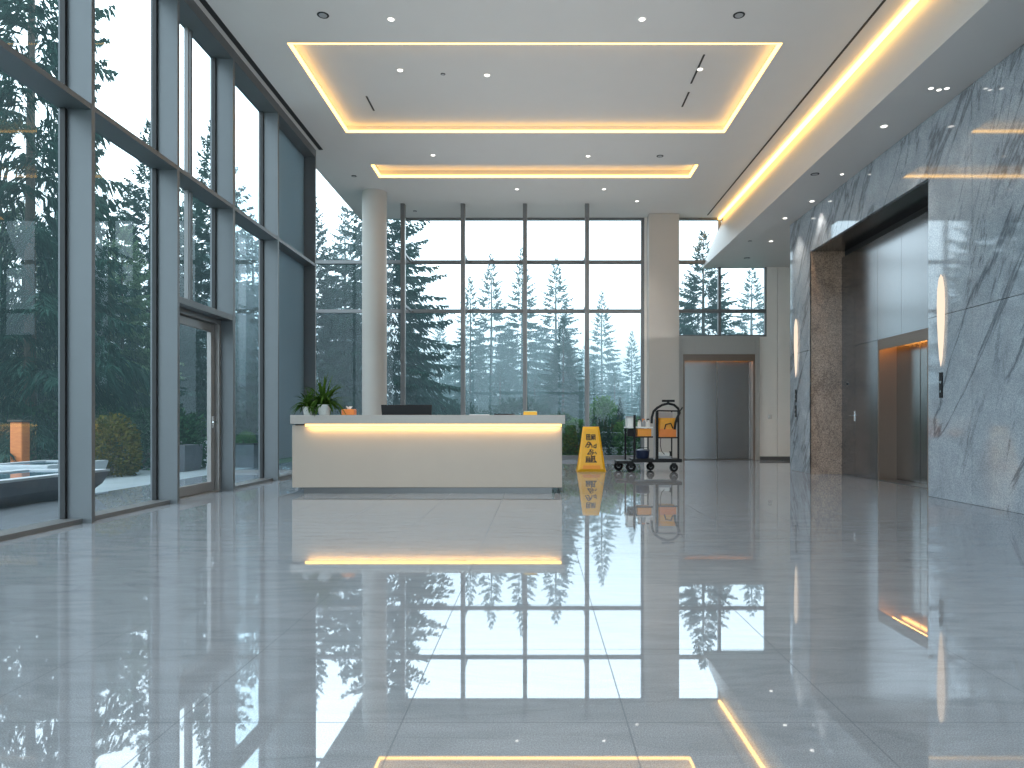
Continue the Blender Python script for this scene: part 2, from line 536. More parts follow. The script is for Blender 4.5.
# walls at the back right
m = MB()
m.box(2.84, 2.92, DB - .1, DB + .1, 0, HC)
m.box(6.08, 6.355, DB - .08, DB + .1, 0, HC)
m.box(6.365, 7.4, DB - .08, DB + .1, 0, HC)
m.box(6.3, 6.4, DB - .03, DB + .1, 0, HC, 1)
m.box(5.86, 6.08, DB - .08, DB + .1, 0, 3.26)
m.box(3.66, 5.86, DB + .06, DB + .12, 0, 3.26)
struct(m.build('wall_back', [M['wall'], M['gasket']]), 'pale wall between the back elevator and the marble wall', 'wall')
struct(MB().box(5.87, 7.35, DB - .1, DB - .08, 0, .09).build('baseboard_back', M['kick']))
struct(MB().box(2.90, 3.69, DB - .45, DB + .05, 0, HC - .001).build('column', M['column'], bevel=.01), 'square plastered pillar right of the back glazing', 'column')
# round column
m = MB()
m.lathe([(.285, 0), (.285, HC - .001)], (-3.83, 16.5, 0), 48)
struct(m.build('column', M['column'], smooth=True), 'round plastered column behind the reception desk', 'column')

# ------------------------------------------------------------------ right marble wall
PD0, PD1, PH = 9.43, 13.46, 4.28      # portal opening
XI = 5.86                             # recessed metal wall
m = MB()
g = .0035
def marble_panel(y0, y1, z0, z1):
    m.box(XM, XM + .05, y0 + g, y1 - g, z0 + g, z1 - g)
cuts = [PD0]
while cuts[-1] > DR + 1:
    cuts.append(cuts[-1] - .95)
cuts.append(DR)
for i in range(len(cuts) - 1):
    marble_panel(cuts[i + 1], cuts[i], 0, 2.39)
    marble_panel(cuts[i + 1], cuts[i], 2.39, HS)
for y0, y1 in ((PD0, 10.98), (10.98, 12.7), (12.7, PD1)):
    marble_panel(y0, y1, PH, HS)
marble_panel(PD1, DM, 0, 2.39)
marble_panel(PD1, DM, 2.39, HS)
m.box(XM + .04, XM + .20, DR, PD0 - .005, 0, HS, 1)
m.box(XM + .04, XM + .20, PD1 + .005, DM - .005, 0, HS, 1)
m.box(XM + .04, XM + .20, PD0, PD1, PH + .005, HS, 1)
m.box(XM + .05, 6.9, DM - .06, DM, 0, HS)
m.box(XM + .05, XI + .1, PD0 - .04, PD0, 0, PH)
struct(m.build('wall_right', [M['marble'], M['gasket']]), 'grey veined marble wall of polished panels', 'wall')
struct(MB().box(XM + .0, XI + .1, PD1, PD1 + .05, 0, PH).build('wall_recess_end', M['granite']), 'brown speckled granite end face of the elevator recess', 'wall')
struct(MB().box(XM + .05, XI + .1, PD0, PD1, PH, PH + .05).build('ceiling_recess', M['bronze']), 'dark metal ceiling of the elevator recess', 'ceiling')
# metal cladding of the recess with the elevator opening
OD0, OD1, OH = 10.46, 12.04, 2.41
m = MB()
q = .003
def clad(y0, y1, z0, z1):
    m.box(XI, XI + .03, y0 + q, y1 - q, z0 + q, z1 - q)
clad(OD1, 12.9, 0, OH); clad(12.9, PD1, 0, PH - .12); clad(OD1, 12.9, OH, PH - .12)
clad(OD1 - .78, OD1, OH, PH - .12); clad(OD0, OD1 - .78, OH, PH - .12)
clad(PD0, OD0, 0, OH); clad(PD0, OD0, OH, PH - .12)
m.box(XI + .06, XI + .09, PD0, OD0, 0, PH, 1); m.box(XI + .06, XI + .09, OD1, PD1, 0, PH, 1); m.box(XI + .06, XI + .09, OD0, OD1, OH + .01, PH, 1)
struct(m.build('wall_recess', [M['bronze'], M['gasket']]), 'dark brushed metal wall inside the marble recess', 'wall')

def elevator(name, label, x, y, w, h, depth, ang, glow, surround=None):
    """opening centre (x, y), doors facing local -Y, rotated by ang"""
    r = empty(name, (x, y, 0), ang)
    tag(r, label, 'elevator')
    L = dict(parent=r, local=True)
    lw = w / 2
    for s in (-1, 1):
        m = MB()
        a, b = (-lw, -.008) if s < 0 else (.008, lw)
        m.box(a, b, depth, depth + .04, .012, h)
        m.build('door_leaf', M['steel'], bevel=.003, **L)
    m = MB()
    m.box(-lw - .05, -lw, 0, depth + .05, 0, h + .05)
    m.box(lw, lw + .05, 0, depth + .05, 0, h + .05)
    m.box(-lw, lw, 0, depth + .05, h, h + .05)
    m.build('jamb', M['jamb'], **L)
    MB().box(-lw, lw, -.01, depth + .05, 0, .010).build('threshold', M['kick'], **L)
    MB().box(-lw, lw, .002, .03, h - .125, h + .001).build('head_lip', M['jamb'], **L)
    MB().box(-lw + .03, lw - .03, depth - .13, depth - .08, h - .03, h - .008).build('light_strip', M[glow], **L)
    if surround:
        sw, sh = surround
        m = MB()
        m.box(-sw, -lw - .05, -.03, .12, 0, sh)
        m.box(lw + .05, sw, -.03, .12, 0, sh)
        m.box(-lw - .05, lw + .05, -.03, .12, h + .05, sh)
        m.build('surround', M['portal'], bevel=.006, **L)
    return r
elevator('elevator', 'steel elevator doors in a satin grey surround behind the cleaning cart', 4.785, DB - .20, 1.80, 2.73, .20, 0, 'leddoor', (1.06, 3.255))
elevator('elevator', 'dark steel elevator doors inside the recess of the marble wall', XI, (OD0 + OD1) / 2, OD1 - OD0 - .10, OH - .05, .30, -PI / 2, 'leddoor')

def wall_item(name, label, cat, loc):
    return tag(empty(name, loc), label, cat)
# call panels
def call_panel(label, x, y, z, h, face, grp=None):
    r = wall_item('call_switch_panel', label, 'call panel', (x, y, z))
    if grp: r['group'] = grp
    m = MB()
    if face == 'x':
        m.box(x - .014, x, y - .035, y + .035, z - h / 2, z + h / 2)
    else:
        m.box(x - .05, x + .05, y - .014, y, z - h / 2, z + h / 2)
    m.build('plate', M['black'] if face == 'x' else M['chrome'], r, bevel=.003)
    for dz in ((-.25, .12) if h > .2 else (0,)):
        b = MB()
        zz = z + dz * h
        if face == 'x':
            b.lathe([(.016, -.019), (.016, -.012)], (x, y, zz), 12, axis='x')
        else:
            b.lathe([(.02, -.022), (.02, -.012)], (x, y, zz), 12, axis='y')
        b.build('button', M['chrome'], r)
call_panel('slim black call panel on the marble wall beside the recess, under the nearer glowing sconce', XM, 9.12, 1.48, .33, 'x')
call_panel('upper of two small black call panels on the far marble pier', XM, 14.24, 1.53, .26, 'x')
call_panel('lower of two small black call panels on the far marble pier', XM, 14.24, 1.22, .24, 'x')
call_panel('small call button plate on the pale wall beside the back elevator', 6.16, DB - .08, 1.14, .12, 'y')
# lock and lever on the metal wall
r = wall_item('wall_lock', 'round metal lock on the dark metal wall of the recess', 'lock', (XI, 13.2, 1.72))
MB().lathe([(.045, -.004), (.045, 0)], (XI, 13.2, 1.72), 20, axis='x').build('rose', M['chrome'], r)
MB().lathe([(.022, -.016), (.026, -.004)], (XI, 13.2, 1.72), 16, axis='x').build('cylinder', M['black'], r)
r = wall_item('lever_handle', 'small lever handle on the dark metal wall below the round lock', 'handle', (XI, 12.93, 1.1))
MB().box(XI - .008, XI, 12.90, 12.95, 1.02, 1.2).build('plate', M['chrome'], r, bevel=.002)
MB().tube([(XI, 12.93, 1.12), (XI - .05, 12.93, 1.12), (XI - .05, 13.04, 1.12)], .010).build('lever', M['chrome'], r)

# streaks of reflected glow on the marble, modelled as slim emissive blades
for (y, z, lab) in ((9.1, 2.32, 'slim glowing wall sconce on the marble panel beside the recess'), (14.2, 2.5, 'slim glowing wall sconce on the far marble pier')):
    r = wall_item('wall_reflection', lab, 'reflection', (XM, y, z))
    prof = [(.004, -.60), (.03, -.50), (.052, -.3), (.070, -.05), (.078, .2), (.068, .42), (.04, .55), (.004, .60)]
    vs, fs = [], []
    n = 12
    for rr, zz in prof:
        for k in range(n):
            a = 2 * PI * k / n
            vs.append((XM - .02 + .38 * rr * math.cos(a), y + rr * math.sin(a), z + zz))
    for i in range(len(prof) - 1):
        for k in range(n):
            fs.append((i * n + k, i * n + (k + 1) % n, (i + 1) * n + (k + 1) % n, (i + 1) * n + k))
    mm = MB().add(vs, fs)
    mm.build('glow_blade', M['reflection'], r, smooth=True)
    MB().box(XM - .006, XM, y - .012, y + .012, z - .5, z + .5).build('glow_backing', M['chrome'], r)

# rear of the hall (behind the viewer): unseen glazed front, added to let daylight in
m = MB()
for x in (-4.7, -2.7, -.7, 1.3, 3.3, 5.25):
    m.box(x - .05, x + .05, DR - .15, DR, 0, HC + .35)
m.box(-4.7, 5.25, DR - .15, DR, 2.6, 2.75); m.box(-4.7, 5.25, DR - .15, DR, 0, .12)
m.box(5.2, 7.4, DR - .15, DR, 0, HC + .35)
struct(m.build('wall_front', M['frame']))
nwin += 1
w = struct(empty('window_%d' % nwin, (0, DR - .1, 0)), 'tall glazed front added behind the viewer to let daylight in', 'window')
MB().quad((-4.7, DR - .1, 0), (5.2, DR - .1, 0), (5.2, DR - .1, HC), (-4.7, DR - .1, HC)).build('glass', M['glass'], w)
struct(MB().box(6.95, 7.4, DR, DB, 0, HS).build('wall_outer', M['wall']))

# ------------------------------------------------------------------ downlights
DL = []
proto = None
def downlight(px, py, z, label, on=True, r=.055, power=None):
    """px, py: where it shows in the photograph, turned into a spot on the ceiling of height z"""
    global proto
    d = 700 * (z - EYE) / (422 - py)
    x = (px - 537) * d / 700
    power = power or (110 if z > 6 else 45)
    if r < .05: power = 8
    key = (on, power) if on else False
    if key not in PRO:
        root = empty('downlight', (x, d, z))
        mb = MB()
        mb.lathe([(.055, -.006), (.075, -.006), (.078, -.001), (.055, -.001)], n=24)
        mb.build('trim_ring', M['white'] if on else M['black'], root, local=True)
        MB().lathe([(.052, -.009), (.055, -.0045)], n=20).build('lens', M['lens'] if on else M['greyplastic'], root, local=True)
        if on:
            li = bpy.data.lights.new('lamp', 'SPOT')
            li.energy = power
            li.color = (1, .9, .78)
            li.spot_size = 1.7
            li.spot_blend = .8
            li.shadow_soft_size = .05
            lo = bpy.data.objects.new('lamp', li)
            COL.objects.link(lo)
            lo.parent = root
            lo.location = (0, 0, -.03)
        PRO[key] = root
    else:
        root = copy_tree(PRO[key])
        root.location = (x, d, z)
    tag(root, label, 'downlight', 'recessed ceiling downlights')
    s = r / .055 * (.78 if on else .9)
    root.scale = (s, s, 1)
    return root
PRO = {}
HT = HC + .13
ul = bpy.data.lights.new('ceiling_fill_lamp', 'AREA')  # fill lamp without a fixture, added to brighten the ceiling
ul.shape = 'RECTANGLE'; ul.size = 6.5; ul.size_y = 16
ul.energy = 115; ul.color = (1, .97, .94)
uo = bpy.data.objects.new('ceiling_fill_lamp', ul); COL.objects.link(uo)
uo.location = (.3, 11, 3.2); uo.rotation_euler = (PI, 0, 0)
downlight(391, 19, HC, 'lit downlight in front of the large ceiling tray, on the window side')
downlight(642, 19, HC, 'lit downlight in front of the large ceiling tray, right of centre')
downlight(323, 15, HC, 'dark rimmed downlight near the ceiling slot of the side windows', False, .062)
downlight(739, 15, HC, 'dark rimmed downlight in front of the large tray, nearest the soffit', False, .062)
downlight(400, 70, HT, 'lit downlight inside the large ceiling tray, leftmost one')
downlight(487, 75, HT, 'lit downlight inside the large ceiling tray, near its centre')
downlight(443, 74, HT, 'tiny dark fitting inside the large tray between two lit downlights', False, .03)
downlight(700, 69, HT, 'lit downlight inside the large ceiling tray beside the long dark slot')
downlight(433, 155, HC, 'lit downlight between the two ceiling trays, on the window side')
downlight(588, 156, HC, 'lit downlight between the two ceiling trays, right of centre')
downlight(660, 156, HC, 'dark downlight between the two ceiling trays, nearest the soffit', False)
downlight(354, 176, HC, 'dark downlight beside the left end of the narrow tray', False, .045)
downlight(517, 189, HC, 'lit downlight behind the narrow tray, left one of two')
downlight(604, 189, HC, 'lit downlight behind the narrow tray, right one of two')
downlight(637, 201, HC, 'lit downlight in front of the square pillar')
downlight(415, 211, HC, 'tiny dark fitting near the back glazing beside the round column', False, .04)
downlight(931, 88, HS, 'lit spotlight on the soffit, left of the cluster of three above the marble wall', True, .035)
downlight(939, 89.5, HS, 'lit spotlight on the soffit, middle of the cluster of three above the marble wall', True, .035)
downlight(947, 88, HS, 'lit spotlight on the soffit, right of the cluster of three above the marble wall', True, .035)
downlight(884, 126, HS, 'lit downlight on the soffit, just behind the cluster of three')
downlight(815, 174, HS, 'dark downlight on the soffit beside the sloping face', False)
downlight(842, 174, HS, 'faint lit downlight on the soffit beside the marble wall', True, .035)
downlight(812, 201, HS, 'lit downlight on the soffit, third along from the cluster')
downlight(785, 218, HS, 'lit downlight on the soffit near the end of the marble wall')
downlight(771, 241, HS, 'lit downlight on the soffit beyond the end of the marble wall', power=190)
downlight(750, 241, HS, 'small dark fitting on the soffit near the back windows', False, .035)
downlight(747, 258, HS, 'dark downlight on the soffit right above the back windows', False, .06)

for k, (x, d) in enumerate([(-2.8, 6.6), (-.3, 6.6), (2.2, 6.6), (-2.8, 3.2), (-.3, 3.2), (2.2, 3.2), (-2.8, -.4), (-.3, -.4), (2.2, -.4)]):  # unseen downlights added to brighten the hall and the desk front
    o = copy_tree(PRO[(True, 110)])
    o.location = (x, d, HC)
    tag(o, 'added fill downlight of the hall ceiling, out of view', 'downlight', 'added fill downlights out of view')

# ------------------------------------------------------------------ reception desk
X0, X1, DY = -3.42, .36, 9.72
dk = tag(empty('reception_desk', ((X0 + X1) / 2, DY + .45, 0)), 'long pale reception desk with a warm light line under its top', 'desk')
m = MB()
m.box(X0, X1 - .01, DY + .055, DY + .12, .085, .955)
m.box(X0, X0 + .08, DY + .12, DY + .95, .085, .955)
m.box(X1 - .09, X1 - .01, DY + .12, DY + .95, .085, .955)
m.build('body', M['desk'], dk, bevel=.006)
m = MB()
m.box(X0 - .005, X1 + .03, DY - .01, DY + .36, .972, 1.097)
m.box(X0 - .005, X0 + .12, DY + .36, DY + .97, .972, 1.097)
m.box(X1 - .09, X1 + .03, DY + .36, DY + .97, .972, 1.097)
m.build('counter_top', M['desktop'], dk, bevel=.006)
MB().box(X0 + .04, X1 - .04, DY + .07, DY + .3, .94, .971).build('shadow_gap', M['gasket'], dk)
MB().box(X0 + .20, X1 - .02, DY + .0, DY + .022, .938, .9715).build('light_strip', M['leddesk'], dk)
dl_ = bpy.data.lights.new('lamp', 'AREA')
dl_.shape = 'RECTANGLE'; dl_.size = 3.5; dl_.size_y = .012; dl_.energy = 5.5; dl_.color = (1, .6, .2)
do_ = bpy.data.objects.new('lamp', dl_); COL.objects.link(do_); do_.parent = dk
do_.location = (.09, -.45 + .012, .934); do_.rotation_euler = (math.radians(25), 0, 0)
MB().box(X0 + .15, X1 - .15, DY + .1, DY + .85, 0, .085).build('plinth', M['kick'], dk)
MB().box(X0 + .08, X1 - .09, DY + .10, DY + .95, .71, .745).build('worktop', M['desktop'], dk)

# things on the desk
CT = 1.097
mon = tag(empty('computer_monitor', (-1.93, DY + .62, .745)), 'black computer monitor seen from behind on the reception desk', 'monitor')
mx, my = -1.93, DY + .62
m = MB()
m.prism([(mx - .345, .83), (mx + .36, .83), (mx + .375, 1.255), (mx - .375, 1.255)], 'y', my, my + .035)
m.build('screen', M['black'], mon, bevel=.006)
MB().box(mx - .04, mx + .04, my - .03, my, .75, 1.02).build('stand', M['black'], mon, bevel=.004)
MB().box(mx - .13, mx + .13, my - .12, my + .1, .745, .76).build('base', M['black'], mon, bevel=.004)

def potted(label, x, y, z, pr, ph, nleaf, ll, wid, mat, seed, narrow=False):
    r = tag(empty('potted_plant', (x, y, z)), label, 'plant')
    rr = random.Random(seed)
    m = MB()
    m.lathe([(pr * .66, 0), (pr * .78, ph * .1), (pr, ph * .85), (pr, ph), (pr * .88, ph), (pr * .86, ph * .8), (.002, ph * .8)], n=28)
    m.build('pot', M['white'], r, smooth=True, local=True)
    MB().lathe([(pr * .85, ph * .79), (pr * .8, ph * .86), (.002, ph * .88)], n=20).build('soil', M['soil'], r, local=True)
    lf = MB()
    for k in range(nleaf):
        az = rr.uniform(0, 2 * PI)
        el = rr.uniform(.35, 1.5)
        L = ll * rr.uniform(.6, 1.1)
        p = Vector((rr.uniform(-.3, .3) * pr, rr.uniform(-.3, .3) * pr, ph * .85))
        d = Vector((math.cos(az) * math.cos(el), math.sin(az) * math.cos(el), math.sin(el)))
        side = Vector((-math.sin(az), math.cos(az), 0))
        vs = []
        ns = 7
        for i in range(ns + 1):
            t = i / ns
            w = wid * math.sin(PI * min(1, .12 + .88 * t)) ** .7 * rr.uniform(.95, 1.05) if t < 1 else 0
            vs += [p - side * w, p + Vector((0, 0, -w * .5)), p + side * w]
            p = p + d * (L / ns)
            d = (d + Vector((0, 0, -.36 * (1.15 - .5 * math.sin(el))))).normalized()
        fs = []
        for i in range(ns):
            for j in (0, 1):
                fs.append((i * 3 + j, i * 3 + j + 1, i * 3 + j + 4, i * 3 + j + 3))
        lf.add(vs, fs)
    lf.build('foliage', mat, r, local=True, smooth=True)
    return r
potted('bushy green plant with long arching leaves in a white pot on the desk', -3.02, DY + .22, CT, .095, .15, 130, .46, .014, M['houseplant'], 3)
potted('smaller leafy plant in a white pot at the left end of the desk', -3.24, DY + .18, CT, .075, .12, 80, .30, .012, M['houseplant'], 9)
og = tag(empty('tissue_box', (-2.66, DY + .2, CT)), 'small orange box with white tissue on the reception desk', 'box')
MB().box(-2.75, -2.57, DY + .12, DY + .26, CT, CT + .085).build('box', M['orange'], og, bevel=.012)
m = MB()
for k in range(5):
    a = 1.25 * k
    m.add([(-2.66 + .02 * math.cos(a), DY + .19 + .02 * math.sin(a), CT + .08), (-2.66 + .05 * math.cos(a), DY + .19 + .04 * math.sin(a), CT + .13),
           (-2.66 + .02 * math.cos(a + 1), DY + .19 + .03 * math.sin(a + 1), CT + .115), (-2.66, DY + .19, CT + .085)], [(0, 1, 2, 3)])
m.build('tissue', M['white'], og)
st = tag(empty('note_pad', (-.09, DY + .18, CT)), 'yellow note pad block at the right end of the desk', 'note pad')
MB().box(-.19, .00, DY + .11, DY + .24, CT, CT + .045).build('pad', M['yellow'], st, bevel=.004)
MB().box(-.185, -.005, DY + .115, DY + .235, CT + .045, CT + .056).build('cover', M['cream'], st)
tag(MB().box(-.60, -.32, DY + .1, DY + .3, CT, CT + .018).build('folder', M['black'], bevel=.003), 'flat black folder lying on the desk beside the yellow note pad', 'folder')
tag(MB().box(-.95, -.68, DY + .1, DY + .28, CT, CT + .010).build('paper_sheets', M['white']), 'thin pile of white paper on the desk beside the black folder', 'paper')

# ------------------------------------------------------------------ wet floor sign
SX, SY = 1.10, 14.3
sg = tag(empty('wet_floor_sign', (SX, SY, 0)), 'yellow folding wet floor sign with black lettering near the desk', 'sign')
def sign_panel(sgn, name):
    # trapezoid panel leaning from the foot to the top
    H, yb, yt = .90, .19 * sgn, .02 * sgn
    def P(u, z, o=0):
        return (SX + u, SY + yb + (yt - yb) * z / H + sgn * o, z)
    m = MB()
    wb, wt = .30, .165
    o = [(-wb, 0), (wb, 0), (wb - .02, .035), (wt, H), (-wt, H), (-wb + .02, .035)]
    i_ = [(-.235, .05), (.235, .05), (.235, .05), (.13, H - .04), (-.13, H - .04), (-.235, .05)]
    vs = [P(u, z, 0) for u, z in o] + [P(u, z, .022) for u, z in i_] + [P(u, z, -.012) for u, z in o]
    fs = [(6, 7, 8, 9, 10, 11), (12, 13, 14, 15, 16, 17)]
    for k in range(6):
        k2 = (k + 1) % 6
        fs.append((k, k2, 6 + k2, 6 + k)); fs.append((12 + k, 12 + k2, k2, k))
    m.add(vs, fs)
    return m.build(name, M['yellow'], sg), P
front, P = sign_panel(-1, 'panel')
sign_panel(1, 'panel')
# raised orange foot band
m = MB()
vs = [P(-.185, .055, .022), P(.185, .055, .022), P(.165, .125, .022), P(-.165, .125, .022), P(-.185, .055, .034), P(.185, .055, .034), P(.165, .125, .03), P(-.165, .125, .03)]
m.add(vs, [(3, 2, 1, 0), (4, 5, 6, 7), (0, 1, 5, 4), (1, 2, 6, 5), (2, 3, 7, 6), (3, 0, 4, 7)])
m.build('foot_band', M['yelloworange'], front)
MB().box(SX - .15, SX + .15, SY - .025, SY + .025, .885, .905).build('hinge', M['yellow'], sg, bevel=.004)
# lettering strokes, drawn in the crop's units (576 x 768 over 42 x 56 photo pixels)
ST = [
 # first row: two dense block characters
 [(222, 208), (222, 278)], [(222, 208), (268, 208)], [(268, 208), (268, 280)], [(222, 232), (268, 232)], [(222, 256), (268, 256)], [(245, 208), (245, 262)], [(232, 278), (276, 278)],
 [(290, 212), (290, 280)], [(290, 212), (338, 212)], [(338, 212), (338, 280)], [(300, 232), (330, 232)], [(300, 256), (330, 256)], [(314, 225), (314, 280)], [(300, 232), (300, 270)],
 # second row: roofed character and a small one
 [(205, 378), (225, 340), (245, 308), (272, 320), (292, 352), (296, 382)], [(225, 345), (262, 345)], [(262, 345), (250, 378), (225, 380)], [(258, 322), (282, 350)],
 [(352, 335), (348, 388)], [(325, 352), (350, 350)], [(325, 352), (318, 380), (346, 388)],
 # third row
 [(285, 405), (262, 440), (232, 474)], [(232, 474), (275, 470)], [(262, 415), (284, 440), (276, 470)],
 [(300, 440), (300, 478)], [(318, 445), (318, 462)], [(340, 445), (352, 470)], [(300, 415), (308, 428)],
 # fourth row: vessel shaped character
 [(215, 505), (215, 575)], [(236, 500), (236, 560)], [(258, 508), (258, 570)], [(284, 480), (284, 570)], [(304, 500), (304, 560)], [(325, 505), (330, 570)], [(215, 540), (330, 535)], [(205, 578), (350, 578)], [(284, 510), (335, 500)],
 [(330, 560), (352, 582)], [(222, 560), (300, 560)],
]
def P2(px, py, o):
    u = (px - 285) / 13.71 / 49.0
    z = (708 - py) / 13.71 / 49.0 * 1.0
    return Vector(P(u, z, o))
m = MB()
for k, path in enumerate(ST):
    for (ax, ay), (bx, by) in zip(path[:-1], path[1:]):
        dx, dy = bx - ax, by - ay
        l = math.hypot(dx, dy)
        nx, ny = -dy / l * 7.0, dx / l * 7.0
        ex, ey = dx / l * 3, dy / l * 3
        cs = [(ax + nx - ex, ay + ny - ey), (bx + nx + ex, by + ny + ey), (bx - nx + ex, by - ny + ey), (ax - nx - ex, ay - ny - ey)]
        oo = .0235 + .00006 * k
        m.add([P2(c[0], c[1], oo + .001) for c in cs], [(0, 1, 2, 3)])
m.build('lettering', M['ink'], front)

# ------------------------------------------------------------------ cleaning cart
CY = 14.0
def cx(px): return (px - 537) / 50.0
def cz(py): return (472.6 - py) / 50.0
ct = tag(empty('cleaning_cart', (cx(652), CY + .25, 0)), 'cleaning cart with black frame, orange bag and four castors by the square pillar', 'cart')
F, B_ = CY, CY + .50        # front and rear of the frame
m = MB()
m.box(cx(632), cx(682), F - .02, B_ + .02, cz(463), cz(459.5))
m.box(cx(617), cx(634), F + .02, B_ - .02, cz(464.5), cz(461.5))
m.build('deck', M['black'], ct, bevel=.01)
def wheel(x, y, r):
    m = MB()
    m.lathe([(r * .45, -.028), (r * .9, -.026), (r, -.016), (r, .016), (r * .9, .026), (r * .45, .028)], (x, y, r), 24, axis='y')
    wh = m.build('castor', M['rubber'], ct)
    MB().lathe([(r * .42, -.034), (r * .42, .034)], (x, y, r), 16, axis='y').build('hub', M['greyplastic'], wh)
    f = MB()
    f.box(x - r * .35, x + r * .35, y - .042, y - .036, r * .8, r * 2.05)
    f.box(x - r * .35, x + r * .35, y + .036, y + .042, r * .8, r * 2.05)
    f.box(x - r * .5, x + r * .5, y - .042, y + .042, r * 1.95, r * 2.1)
    f.build('fork', M['black'], wh)
wheel(cx(621), B_ - .06, .095)
wheel(cx(631), F + .02, .10)
wheel(cx(654), B_ - .05, .082)
wheel(cx(674), F + .02, .085)
def post(px, y0, y1, r=.014, y=F, mat='black', name='post'):
    return MB().tube([(cx(px), y, cz(y0)), (cx(px), y, cz(y1))], r, 10).build(name, M[mat], ct, smooth=True)
post(634.5, 460, 415.5, .024)
post(628.5, 462, 427, .018, B_)
post(652, 460, 421, .014, B_)
post(657, 460, 411.5, .030)
post(654.2, 460, 420, .016, F - .012, 'greyplastic')
post(678.3, 460, 411.5, .02)
post(676.5, 460, 411.5, .014, B_)
# loop handle
m = MB()
pts = [(651.5, 424), (651.8, 418), (653.5, 412), (657, 408.5), (662, 405.6), (668, 404), (674, 405.5), (678, 409), (679.5, 413.5), (677.2, 418), (675.3, 424), (674.6, 430)]
m.tube([(cx(a), F - .012, cz(b)) for a, b in pts], .025, 10)
m.build('loop_handle', M['black'], ct, smooth=True)
MB().tube([(cx(657), F, cz(411.3)), (cx(680), F, cz(411.6)), (cx(682.5), F, cz(408))], .015, 10).build('cross_bar', M['black'], ct, smooth=True)
m = MB()
m.box(cx(662), cx(674.5), F - .03, F + .03, cz(402.6), cz(400.4))
m.tube([(cx(668), F - .005, cz(402.6)), (cx(668), F - .01, cz(404.4))], .025, 10)
m.build('grip', M['black'], ct, bevel=.004)
# shelf rails
MB().box(cx(627), cx(653), F - .01, B_ + .02, cz(428.8), cz(427.4)).build('upper_shelf', M['white'], ct, bevel=.004)
m = MB()
m.box(cx(634.5), cx(653), F - .01, F + .006, cz(438.3), cz(436.9)); m.box(cx(657), cx(678), F - .01, F + .006, cz(439), cz(437.6))
m.build('lower_rail', M['black'], ct)
m = MB()
m.box(cx(628), cx(636), F + .03, F + .2, cz(437), cz(429.2))
m.build('battery_box', M['black'], ct, bevel=.01)
# orange bag, hung open
m = MB()
def bag(x0, x1, y0, y1, z0, z1, tap):
    vs = []
    n = 28
    rings = [(0, tap), (.06, tap + .03), (.5, .985), (.94, 1), (1, 1.02)]
    for t, s in rings:
        for k in range(n):
            a = 2 * PI * k / n
            ca, sa = math.cos(a), math.sin(a)
            q = (abs(ca) ** 6 + abs(sa) ** 6) ** (-1 / 6)
            wob = 1 + .02 * math.sin(7 * a + 9 * t)
            vs.append(((x0 + x1) / 2 + (x1 - x0) / 2 * ca * q * s * wob, (y0 + y1) / 2 + (y1 - y0) / 2 * sa * q * s * wob, z0 + (z1 - z0) * t))
    fs = [tuple(range(n - 1, -1, -1))]
    for i in range(len(rings) - 1):
        for k in range(n):
            fs.append((i * n + k, i * n + (k + 1) % n, (i + 1) * n + (k + 1) % n, (i + 1) * n + k))
    m.add(vs, fs)
bag(cx(658.4), cx(677.2), F + .03, B_ - .04, cz(438.2), cz(418.5), .95)
bg = m.build('refuse_bag', M['amber'], ct, smooth=True)
MB().box(cx(659.5), cx(676.5), F + .02, F + .032, cz(437.8), cz(429.5)).build('bag_pocket', M['orange'], bg, bevel=.004)
mm = MB()
mm.tube([(cx(664.5), F + .015, cz(430)), (cx(666), F + .012, cz(425)), (cx(671), F + .012, cz(424)), (cx(673), F + .015, cz(429))], .012)
mm.build('bag_strap', M['black'], bg)
MB().box(cx(659), cx(677), B_ - .05, B_ - .03, cz(418.6), cz(412.5)).build('lid_panel', M['greyplastic'], ct, bevel=.004)
MB().box(cx(637.5), cx(651.5), F + .01, B_ - .06, cz(437.2), cz(429.3)).build('tray', M['yelloworange'], ct, bevel=.012)
m = MB()
m.tube([(cx(661), F + .03, cz(439)), (cx(660.6), F + .03, cz(446)), (cx(662), F + .04, cz(452)), (cx(665), F + .05, cz(455))], .007)
m.build('cord', M['black'], ct)
# loose things on the cart
bk = tag(empty('bucket', (cx(644), F + .2, cz(459.5))), 'dark blue bucket with lid on the cart deck', 'bucket')
m = MB()
m.lathe([(.115, 0), (.13, .02), (.14, .14), (.148, .15), (.148, .165), (.10, .185), (.002, .19)], (cx(644), F + .2, cz(459.5) + .001), 28)
m.build('body', M['navy'], bk, smooth=True)
MB().tube([(cx(644) - .145, F + .2, cz(459.5) + .15), (cx(644) - .09, F + .1, cz(459.5) + .22), (cx(644) + .09, F + .1, cz(459.5) + .22), (cx(644) + .145, F + .2, cz(459.5) + .15)], .006).build('handle', M['black'], bk)
db = tag(empty('floor_pad_box', (cx(665.5), F + .2, cz(459.5))), 'low grey box with a dark clip on the cart deck under the orange bag', 'box')
MB().box(cx(659), cx(672), F + .05, F + .33, cz(459.5) + .001, cz(456.8)).build('base', M['greyplastic'], db, bevel=.008)
MB().box(cx(659.8), cx(670.5), F + .07, F + .30, cz(456.8), cz(453.3)).build('body', M['white'], db, bevel=.012)
MB().box(cx(670.3), cx(671.8), F + .06, F + .12, cz(456.8), cz(452)).build('clip', M['black'], db)
wb = tag(empty('storage_box', (cx(631), F + .27, cz(427.4))), 'white plastic box standing on the upper shelf of the cart', 'box')
MB().box(cx(628), cx(634), F + .06, F + .42, cz(427.4) + .001, cz(418)).build('body', M['white'], wb, bevel=.01)
MB().box(cx(627.5), cx(634.3), F + .05, F + .43, cz(418), cz(416.8)).build('lid', M['greyplastic'], wb, bevel=.006)
